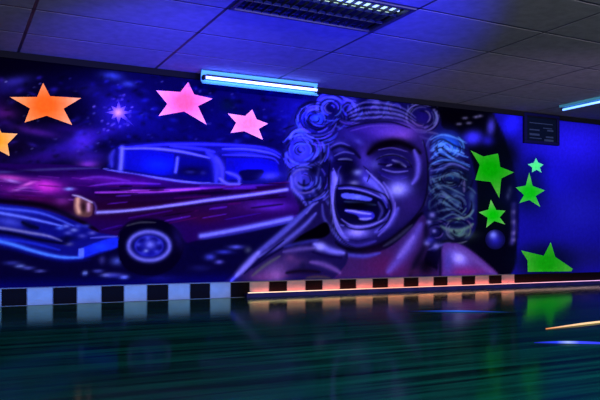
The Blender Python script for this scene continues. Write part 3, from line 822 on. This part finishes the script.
o = paint_mesh('painted_ball', [(495 + 10 * math.cos(t), 239.5 + 10 * math.sin(t)) for t in np.linspace(0, 2 * math.pi, 17)[:-1]], 8, None, 1.2, True, ball_col)
tag(o, 'small blue ball painted between the curly hair and the blue wall', 'ball painting')

# ================================================================== tiles along the foot of the wall
TP = 0.4565; TX = 0.668; TH = 0.168
m_tl = mat('pale_tile', (0.085, 0.085, 0.085), 0.5, spec=.1, noise=0.12, nscale=9)
m_td = mat('black_tile', (0.002, 0.0015, 0.002), 0.8, spec=0)
m_gr = mat('tile_grout', (0.045, 0.045, 0.06), 0.8, spec=.05)
bm = bmesh.new()
k = -16
x = TX + TP / 2 * k
while x < 6.82:
    x1 = x + TP / 2
    box(bm, x + .003, x1 - .003, D - .014, D - .0005, 0.002, TH - .003, 0.002, 0 if k % 2 == 0 else 1)
    k += 1; x = TX + TP / 2 * k
xe = x
box(bm, -2.9, xe, D - .0125, D - .0005, TH - .003, TH + .005, 0, 2)
box(bm, -2.9, xe, D - .011, D - .0005, 0.0, TH - .003, 0, 2)
bb = link('baseboard_back', bm, [m_tl, m_td, m_gr]); tag(bb, kind='structure')
bm = bmesh.new(); box(bm, xe, 12.4, D - .014, D - .0005, 0, TH, .002)
bb = link('baseboard_right', bm, m_td); tag(bb, kind='structure')

# ================================================================== glowing kerb
kx0, kx1 = 2.885, 12.3
ker = empty('light_kerb', (kx0, D - .09, 0))
tag(ker, 'low dark kerb with an orange glowing edge along the foot of the wall', 'light kerb')
m_k = mat('kerb_paint', (0.007, 0.006, 0.05), 0.7, spec=.05, noise=0.3, nscale=6)
bm = bmesh.new()
box(bm, kx0, kx1, D - .085, D - .0755, 0, .047, .001)                     # front lip
box(bm, kx0, kx1, D - .0755, D - .0145, 0, .012)                          # channel floor
box(bm, kx0, kx0 + .012, D - .0755, D - .0145, .012, .04)                 # end cap
link('channel', bm, m_k, ker)
def gradient_emit(name, stops, strength, x0, x1):
    m = bpy.data.materials.new(name); m.use_nodes = True
    nt = m.node_tree; b = nt.nodes['Principled BSDF']
    tc = nt.nodes.new('ShaderNodeTexCoord'); sx = nt.nodes.new('ShaderNodeSeparateXYZ')
    mr = nt.nodes.new('ShaderNodeMapRange'); mr.inputs['From Min'].default_value = x0; mr.inputs['From Max'].default_value = x1
    cr = nt.nodes.new('ShaderNodeValToRGB')
    els = cr.color_ramp.elements
    els[0].position, els[0].color = stops[0][0], (*stops[0][1], 1); els[1].position, els[1].color = stops[-1][0], (*stops[-1][1], 1)
    for p, c in stops[1:-1]:
        e = els.new(p); e.color = (*c, 1)
    nt.links.new(tc.outputs['Object'], sx.inputs[0]); nt.links.new(sx.outputs['X'], mr.inputs['Value'])
    nt.links.new(mr.outputs['Result'], cr.inputs['Fac']); nt.links.new(cr.outputs['Color'], b.inputs['Emission Color'])
    b.inputs['Emission Strength'].default_value = strength
    b.inputs['Base Color'].default_value = (.05, .05, .05, 1); b.inputs['Roughness'].default_value = .5
    return m
edge_m = gradient_emit('edge_glow', [(0, (.85, .62, .42)), (.12, (.95, .62, .42)), (.3, (.85, .34, .22)), (.62, (.8, .32, .28)), (.82, (.85, .4, .58)), (1, (.75, .38, .85))], 1.9, 0, 5.8)
cove_m = gradient_emit('cove_glow', [(0, (1, .2, .16)), (.3, (1, .12, .06)), (.62, (1, .13, .09)), (.76, (.7, .08, .1)), (.86, (.25, .02, .12)), (1, (.18, .03, .3))], 66.0, 0, 5.8)
bm = bmesh.new(); box(bm, kx0 + .02, kx1, D - .086, D - .0715, .047, .054, .001)
link('glowing_edge', bm, edge_m, ker, (kx0, D - .0803, .05))
bm = bmesh.new(); box(bm, kx0 + .1, kx1, D - .0754, D - .0725, .0125, .046)  # unseen tape added behind the lip to light the tiles orange
link('hidden_light_tape', bm, cove_m, ker, (kx0, D - .074, .0125))

# ================================================================== floor
m_f = bpy.data.materials.new('polished_floor'); m_f.use_nodes = True
nt = m_f.node_tree; b = nt.nodes['Principled BSDF']
tc = nt.nodes.new('ShaderNodeTexCoord')
def noise_node(scale, vec, detail=4, rough=.6):
    mp = nt.nodes.new('ShaderNodeMapping'); mp.inputs['Scale'].default_value = vec
    n = nt.nodes.new('ShaderNodeTexNoise'); n.inputs['Scale'].default_value = scale; n.inputs['Detail'].default_value = detail; n.inputs['Roughness'].default_value = rough
    nt.links.new(tc.outputs['Object'], mp.inputs['Vector']); nt.links.new(mp.outputs['Vector'], n.inputs['Vector'])
    return n
n1 = noise_node(1.0, (0.42, 10.0, 1), 5, .65); n2 = noise_node(.5, (1, 1, 1), 2)
cr = nt.nodes.new('ShaderNodeValToRGB')
cr.color_ramp.elements[0].position = .40; cr.color_ramp.elements[0].color = (0.0002, 0.002, 0.0025, 1)
cr.color_ramp.elements[1].position = .66; cr.color_ramp.elements[1].color = (0.0008, 0.044, 0.028, 1)
nt.links.new(n1.outputs['Fac'], cr.inputs['Fac'])
mx = nt.nodes.new('ShaderNodeMix'); mx.data_type = 'RGBA'; mx.blend_type = 'MIX'
mx.inputs[7].default_value = (0.0006, 0.014, 0.013, 1)
m2 = nt.nodes.new('ShaderNodeMapRange'); m2.inputs['From Min'].default_value = .35; m2.inputs['From Max'].default_value = .65; m2.inputs['To Max'].default_value = .7
nt.links.new(n2.outputs['Fac'], m2.inputs['Value']); nt.links.new(m2.outputs['Result'], mx.inputs[0])
nt.links.new(cr.outputs['Color'], mx.inputs[6]); nt.links.new(mx.outputs[2], b.inputs['Base Color'])
m3 = nt.nodes.new('ShaderNodeMapRange'); m3.inputs['To Min'].default_value = .04; m3.inputs['To Max'].default_value = .17
nt.links.new(n1.outputs['Fac'], m3.inputs['Value']); nt.links.new(m3.outputs['Result'], b.inputs['Roughness'])
bp = nt.nodes.new('ShaderNodeBump'); bp.inputs['Strength'].default_value = .05; bp.inputs['Distance'].default_value = .01
n3 = noise_node(1.0, (1.2, 16.0, 1), 3)
nt.links.new(n3.outputs['Fac'], bp.inputs['Height']); nt.links.new(bp.outputs['Normal'], b.inputs['Normal'])
b.inputs['Specular IOR Level'].default_value = 0.0
gl = nt.nodes.new('ShaderNodeBsdfGlossy'); gl.inputs['Color'].default_value = (.78, 1.0, .62, 1)
nt.links.new(m3.outputs['Result'], gl.inputs['Roughness']); nt.links.new(bp.outputs['Normal'], gl.inputs['Normal'])
fr = nt.nodes.new('ShaderNodeFresnel'); fr.inputs['IOR'].default_value = 1.2; nt.links.new(bp.outputs['Normal'], fr.inputs['Normal'])
ms = nt.nodes.new('ShaderNodeMixShader')
fm = nt.nodes.new('ShaderNodeMapRange')
for k_, v_ in (('From Min', .42), ('From Max', .60), ('To Min', .085), ('To Max', .85)): fm.inputs[k_].default_value = v_
nt.links.new(fr.outputs['Fac'], fm.inputs['Value']); nt.links.new(fm.outputs['Result'], ms.inputs[0]); nt.links.new(b.outputs['BSDF'], ms.inputs[1]); nt.links.new(gl.outputs['BSDF'], ms.inputs[2])
nt.links.new(ms.outputs['Shader'], nt.nodes['Material Output'].inputs['Surface'])
bm = bmesh.new(); box(bm, -3.5, 12.5, -3.0, D + .15, -.1, 0)
fl = link('floor', bm, m_f); tag(fl, kind='structure')

# ================================================================== ceiling of lay-in panels
m_c = mat('ceiling_panel', (0.24, 0.235, 0.26), 0.9, spec=.0, noise=.12, nscale=14)
m_cg = mat('ceiling_grid', (0.03, 0.03, 0.045), 0.6)
GXO, GXS, GYS = 0.588, 1.3125, 0.68
bm = bmesh.new()
box(bm, -3.5, 12.5, -1.2, D + .15, H + .06, H + .08, 0, 1)
for i in range(-4, 9):
    for j in range(0, 12):
        xa, xb = GXO + GXS * i, GXO + GXS * (i + 1); yb, ya = D - GYS * j, D - GYS * (j + 1)
        if i == 1 and j == 3: continue                                    # the troffer sits in this bay
        g = .013
        box(bm, xa + g, xb - g, ya + g, yb - (g if j else 0), H + .004, H + .02, .003, 0)
# exposed grid bars
for i in range(-4, 10):
    xa = GXO + GXS * i; box(bm, xa - .012, xa + .012, D - GYS * 12, D, H + .006, H + .06, 0, 1)
for j in range(1, 13):
    ya = D - GYS * j; box(bm, GXO - GXS * 4, GXO + GXS * 9, ya - .012, ya + .012, H + .006, H + .06, 0, 1)
ce = link('ceiling', bm, [m_c, m_cg]); tag(ce, kind='structure')
# dark wall angle where the ceiling meets the wall
bm = bmesh.new(); box(bm, -3.4, 12.4, D - .03, D - .0005, H - .06, H + .0035, .002)
tr = link('trim_1', bm, mat('wall_angle', (.004, .004, .008), .8, spec=.02)); tag(tr, kind='structure')

# ================================================================== recessed louvre light in the ceiling
tx0, tx1 = GXO + GXS + .014, GXO + 2 * GXS - .014; ty1, ty0 = D - 3 * GYS - .014, D - 4 * GYS + .014
tro = empty('louvre_light', ((tx0 + tx1) / 2, (ty0 + ty1) / 2, H))
tag(tro, 'recessed ceiling light with a dim greenish white louvre at the top of the photo', 'ceiling light')
m_fr = mat('fixture_frame', (0.02, 0.02, 0.05), .5)
m_lv = mat('louvre_metal', (0.035, 0.04, 0.035), .35, spec=.3)
m_dk = mat('fixture_inside', (0.012, 0.013, 0.02), .6, spec=.1)
m_tb = mat('dim_tube', (.8, .85, .8), .4, emit=(0.62, 0.95, 0.72), strength=1.1)
bm = bmesh.new()
for a in ((tx0, tx1, ty0, ty0 + .03), (tx0, tx1, ty1 - .03, ty1), (tx0, tx0 + .03, ty0 + .03, ty1 - .03), (tx1 - .03, tx1, ty0 + .03, ty1 - .03)):
    box(bm, *a, H - .006, H + .02, .002)
link('frame', bm, m_fr, tro)
bm = bmesh.new()
box(bm, tx0 + .005, tx1 - .005, ty0 + .005, ty1 - .005, H + .052, H + .058)
link('housing', bm, m_dk, tro)
bm = bmesh.new()
for i in range(17):
    xx = tx0 + .03 + (tx1 - tx0 - .06) * i / 16
    box(bm, xx - .0015, xx + .0015, ty0 + .03, ty1 - .03, H + .002, H + .026)
for j in range(1, 3):
    yy = ty0 + .03 + (ty1 - ty0 - .06) * j / 3
    box(bm, tx0 + .03, tx1 - .03, yy - .002, yy + .002, H + .002, H + .026)
link('louvre', bm, m_lv, tro)
for yy in (ty0 + .18, ty0 + .28):
    bm = bmesh.new(); tube(bm, [(tx0 + .04, yy, H + .04), (tx1 - .04, yy, H + .04)], .012)
    link('tube', bm, m_tb, tro, smooth=True)

# ================================================================== blue fluorescent batten by the wall
m_wh = mat('fixture_enamel', (0.10, 0.42, 0.50), .5, spec=.1)
m_ft = mat('blue_tube', (.8, .8, .9), .3, emit=(0.085, 0.13, 1.0), strength=15.0)
m_cap = mat('tube_holder', (0.01, 0.01, 0.02), .6, spec=.05)
fx0, fx1, fy, fz = 2.353, 3.65, 6.735, ZC + 1.70
bat = empty('tube_light', ((fx0 + fx1) / 2, fy + .05, H))
tag(bat, 'bright blue white fluorescent tube light hung below the ceiling against the mural', 'tube light')
bm = bmesh.new()
prof = [(fy + .052, H - .001), (fy + .03, H - .012), (fy + .052, fz + .035), (fy + .06, fz), (fy + .05, fz - .03), (fy + .012, fz - .055), (fy + .018, fz - .06), (fy + .062, fz - .034), (fy + .074, fz), (fy + .07, H - .001)]
ra = [bm.verts.new((fx0 - .03, y, z)) for y, z in prof]; rb = [bm.verts.new((fx1 + .03, y, z)) for y, z in prof]
for i in range(len(prof)):
    j = (i + 1) % len(prof); bm.faces.new((ra[i], ra[j], rb[j], rb[i]))
bm.faces.new(ra[::-1]); bm.faces.new(rb); bmesh.ops.recalc_face_normals(bm, faces=bm.faces)
link('reflector', bm, m_wh, bat)
bm = bmesh.new(); box(bm, fx0 + .02, fx1 - .02, fy + .02, fy + .056, fz + .02, fz + .04, .003)
link('spine', bm, m_cap, bat)
for xx in (fx0 - .012, fx1 + .012):
    bm = bmesh.new(); box(bm, xx - .012, xx + .012, fy - .016, fy + .058, fz - .02, fz + .024, .003)
    link('tube_holder', bm, m_cap, bat)
bm = bmesh.new(); tube(bm, [(fx0, fy, fz), (fx1, fy, fz)], .0135, 16)
link('tube', bm, m_ft, bat, smooth=True)

# ================================================================== second blue tube on the right, running towards the camera
rl = empty('tube_light', (7.12, 5.6, H))
tag(rl, 'blue tube light on the ceiling at the right edge above the blue wall', 'tube light')
m_ft2 = mat('blue_tube_right', (.7, .75, .9), .3, emit=(0.14, 0.32, 1.0), strength=3.0)
bm = bmesh.new(); box(bm, 7.08, 7.16, 5.0, 6.45, H - .03, H + .003, .004); link('batten', bm, m_wh, rl)
bm = bmesh.new(); tube(bm, [(7.12, 5.03, H - .058), (7.12, 6.42, H - .058)], .0135, 16); link('tube', bm, m_ft2, rl, smooth=True)
for yy in (5.02, 6.43):
    bm = bmesh.new(); box(bm, 7.105, 7.135, yy - .01, yy + .01, H - .075, H - .03, .002); link('tube_holder', bm, m_cap, rl)

# ================================================================== notice board high on the right of the wall
(nx0, nz1), (nx1, nz0) = wall(522.5, 112.5), wall(557.5, 146)
nb = empty('notice_board', ((nx0 + nx1) / 2, D - .01, nz0))
tag(nb, 'dark framed notice board with faint lines high on the blue wall', 'notice board')
m_nb = mat('board_black', (0.001, 0.003, 0.014), .7, spec=.03); m_nf = mat('board_frame', (0.002, 0.002, 0.035), .6, spec=.05)
m_nl = mat('board_print', (0.016, 0.026, 0.07), .7, spec=.05)
bm = bmesh.new(); box(bm, nx0 + .04, nx1 - .04, D - .022, D - .001, nz0 + .04, nz1 - .04); bo = link('panel', bm, m_nb, nb)
bm = bmesh.new()
for a in ((nx0, nx1, nz0, nz0 + .04), (nx0, nx1, nz1 - .04, nz1), (nx0, nx0 + .05, nz0 + .04, nz1 - .04), (nx1 - .05, nx1, nz0 + .04, nz1 - .04)):
    box(bm, a[0], a[1], D - .04, D - .001, a[2], a[3], .004)
link('frame', bm, m_nf, nb)
bm = bmesh.new()
w_ = nx1 - nx0; h_ = nz1 - nz0
for u0, u1, v, t in [(.16, .82, .30, .03), (.55, .80, .44, .03), (.16, .44, .52, .045), (.16, .44, .66, .07), (.62, .84, .72, .05), (.58, .84, .82, .07), (.16, .5, .8, .03), (.66, .84, .5, .05)]:
    box(bm, nx0 + u0 * w_, nx0 + u1 * w_, D - .0245, D - .0215, nz1 - (v + t) * h_, nz1 - v * h_)
link('print', bm, m_nl, bo)

# ================================================================== bright streaks on the floor, built as glowing strips
def glow_strip(name, label, ends, radius, col, strength, taper):
    (xa, ya), (xb, yb) = ends
    n = 24; pts = []; rad = []
    for i in range(n + 1):
        t = i / n
        r = radius * taper(t)
        pts.append((xa + (xb - xa) * t, ya + (yb - ya) * t + .012 * math.sin(3 * t), r * .98)); rad.append(r)
    bm = bmesh.new(); tube(bm, pts, rad, 10)
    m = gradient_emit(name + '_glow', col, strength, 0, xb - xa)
    m.node_tree.nodes['Principled BSDF'].inputs['Base Color'].default_value = (.004, .004, .004, 1)
    m.node_tree.nodes['Principled BSDF'].inputs['Specular IOR Level'].default_value = 0
    o = link(name, bm, m, None, pts[0], smooth=True)
    return tag(o, label, 'light strip')
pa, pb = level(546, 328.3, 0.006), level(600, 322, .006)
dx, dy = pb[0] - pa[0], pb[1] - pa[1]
glow_strip('light_strip', 'thin orange glowing strip on the dark floor at the right edge of the photo', (pa, (pa[0] + 2.6 * dx, pa[1] + 2.6 * dy)), .0065, [(0, (.8, .25, .08)), (.12, (.9, .5, .28)), (.3, (1, .62, .34)), (1, (1, .5, .2))], 1.3, lambda t: .45 + .55 * min(1, t * 4))
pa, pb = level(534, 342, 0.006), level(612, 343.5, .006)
glow_strip('light_strip', 'thick blue glowing strip on the floor just below the orange glowing strip', (pa, pb), .0075, [(0, (.005, .008, .3)), (.3, (.02, .05, 1.0)), (.45, (.3, .42, 1.0)), (.6, (.04, .06, 1.0)), (1, (.02, .03, .8))], 1.2, lambda t: .25 + .75 * math.sin(math.pi * min(1, t * .86)) ** .8)
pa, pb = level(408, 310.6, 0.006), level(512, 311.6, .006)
glow_strip('light_strip', 'faint thin blue glowing strip on the floor in front of the portrait', (pa, pb), .006, [(0, (.0, .004, .06)), (.3, (.006, .05, .5)), (.5, (.03, .16, .9)), (.7, (.006, .05, .5)), (1, (0, .004, .06))], 0.8, lambda t: .2 + .8 * math.sin(math.pi * t) ** 1.5)

#@@LIGHT
# ================================================================== added lights
def look(o, target):
    o.rotation_euler = (Vector(target) - Vector(o.location)).to_track_quat('-Z', 'Y').to_euler()
def area(name, loc, target, sx, sy, col, power, spread=180):
    l = bpy.data.lights.new(name, 'AREA'); l.shape = 'RECTANGLE'; l.size = sx; l.size_y = sy; l.color = col; l.energy = power; l.spread = math.radians(spread)
    o = bpy.data.objects.new(name, l); C.objects.link(o); o.location = loc; look(o, target); return o
def spot(name, loc, target, deg, blend, col, power, rad=.1):
    l = bpy.data.lights.new(name, 'SPOT'); l.spot_size = math.radians(deg); l.spot_blend = blend; l.color = col; l.energy = power; l.shadow_soft_size = rad
    o = bpy.data.objects.new(name, l); C.objects.link(o); o.location = loc; look(o, target); return o
# unseen fill lights added behind the camera to brighten the mural
area('fill_light', (1.2, -1.6, 2.25), (1.4, 7, 1.1), 4.0, .3, (.86, .82, 1.0), 640)
area('fill_light', (6.2, -1.6, 2.25), (6.2, 7, 1.1), 4.0, .3, (.86, .82, 1.0), 640)
# unseen blue and violet spots added to brighten the ceiling
spot('blue_fill', (2.4, 1.6, .25), (2.75, 5.55, H), 50, 1.0, (.010, .006, 1.0), 2900)
spot('blue_fill', (1.2, 3.2, .25), (1.75, 6.5, H), 44, 1.0, (.05, .04, 1.0), 900)
spot('violet_fill', (6.2, 3.2, .25), (5.7, 6.7, H), 70, 1.0, (.68, .48, 1.0), 90)
spot('violet_fill', (0.2, 2.6, .25), (0.6, 6.2, H), 60, 1.0, (.28, .28, 1.0), 90)
# unseen low beam added to turn the left tiles blue
area('low_blue_fill', (1.0, -.6, .11), (1.0, 7, .10), 3.5, .07, (.01, .19, 1.0), 15, 3)

w = bpy.data.worlds.new('World'); sc.world = w; w.use_nodes = True
w.node_tree.nodes['Background'].inputs[0].default_value = (.010, .010, .022, 1); w.node_tree.nodes['Background'].inputs[1].default_value = 1.0

# ================================================================== camera
cam = bpy.data.cameras.new('Camera'); co_ = bpy.data.objects.new('Camera', cam); C.objects.link(co_)
cam.sensor_width = 36; cam.lens = F / 600 * 36; cam.clip_start = .02
cam.shift_y = (HY - 200) / 600
co_.location = (0, 0, ZC); co_.rotation_euler = (math.pi / 2, 0, -PHI)
sc.camera = co_
sc.view_settings.view_transform = 'Standard'; sc.view_settings.look = 'None'
sc.view_settings.exposure = 0; sc.view_settings.gamma = 1
sc.view_settings.use_curve_mapping = False
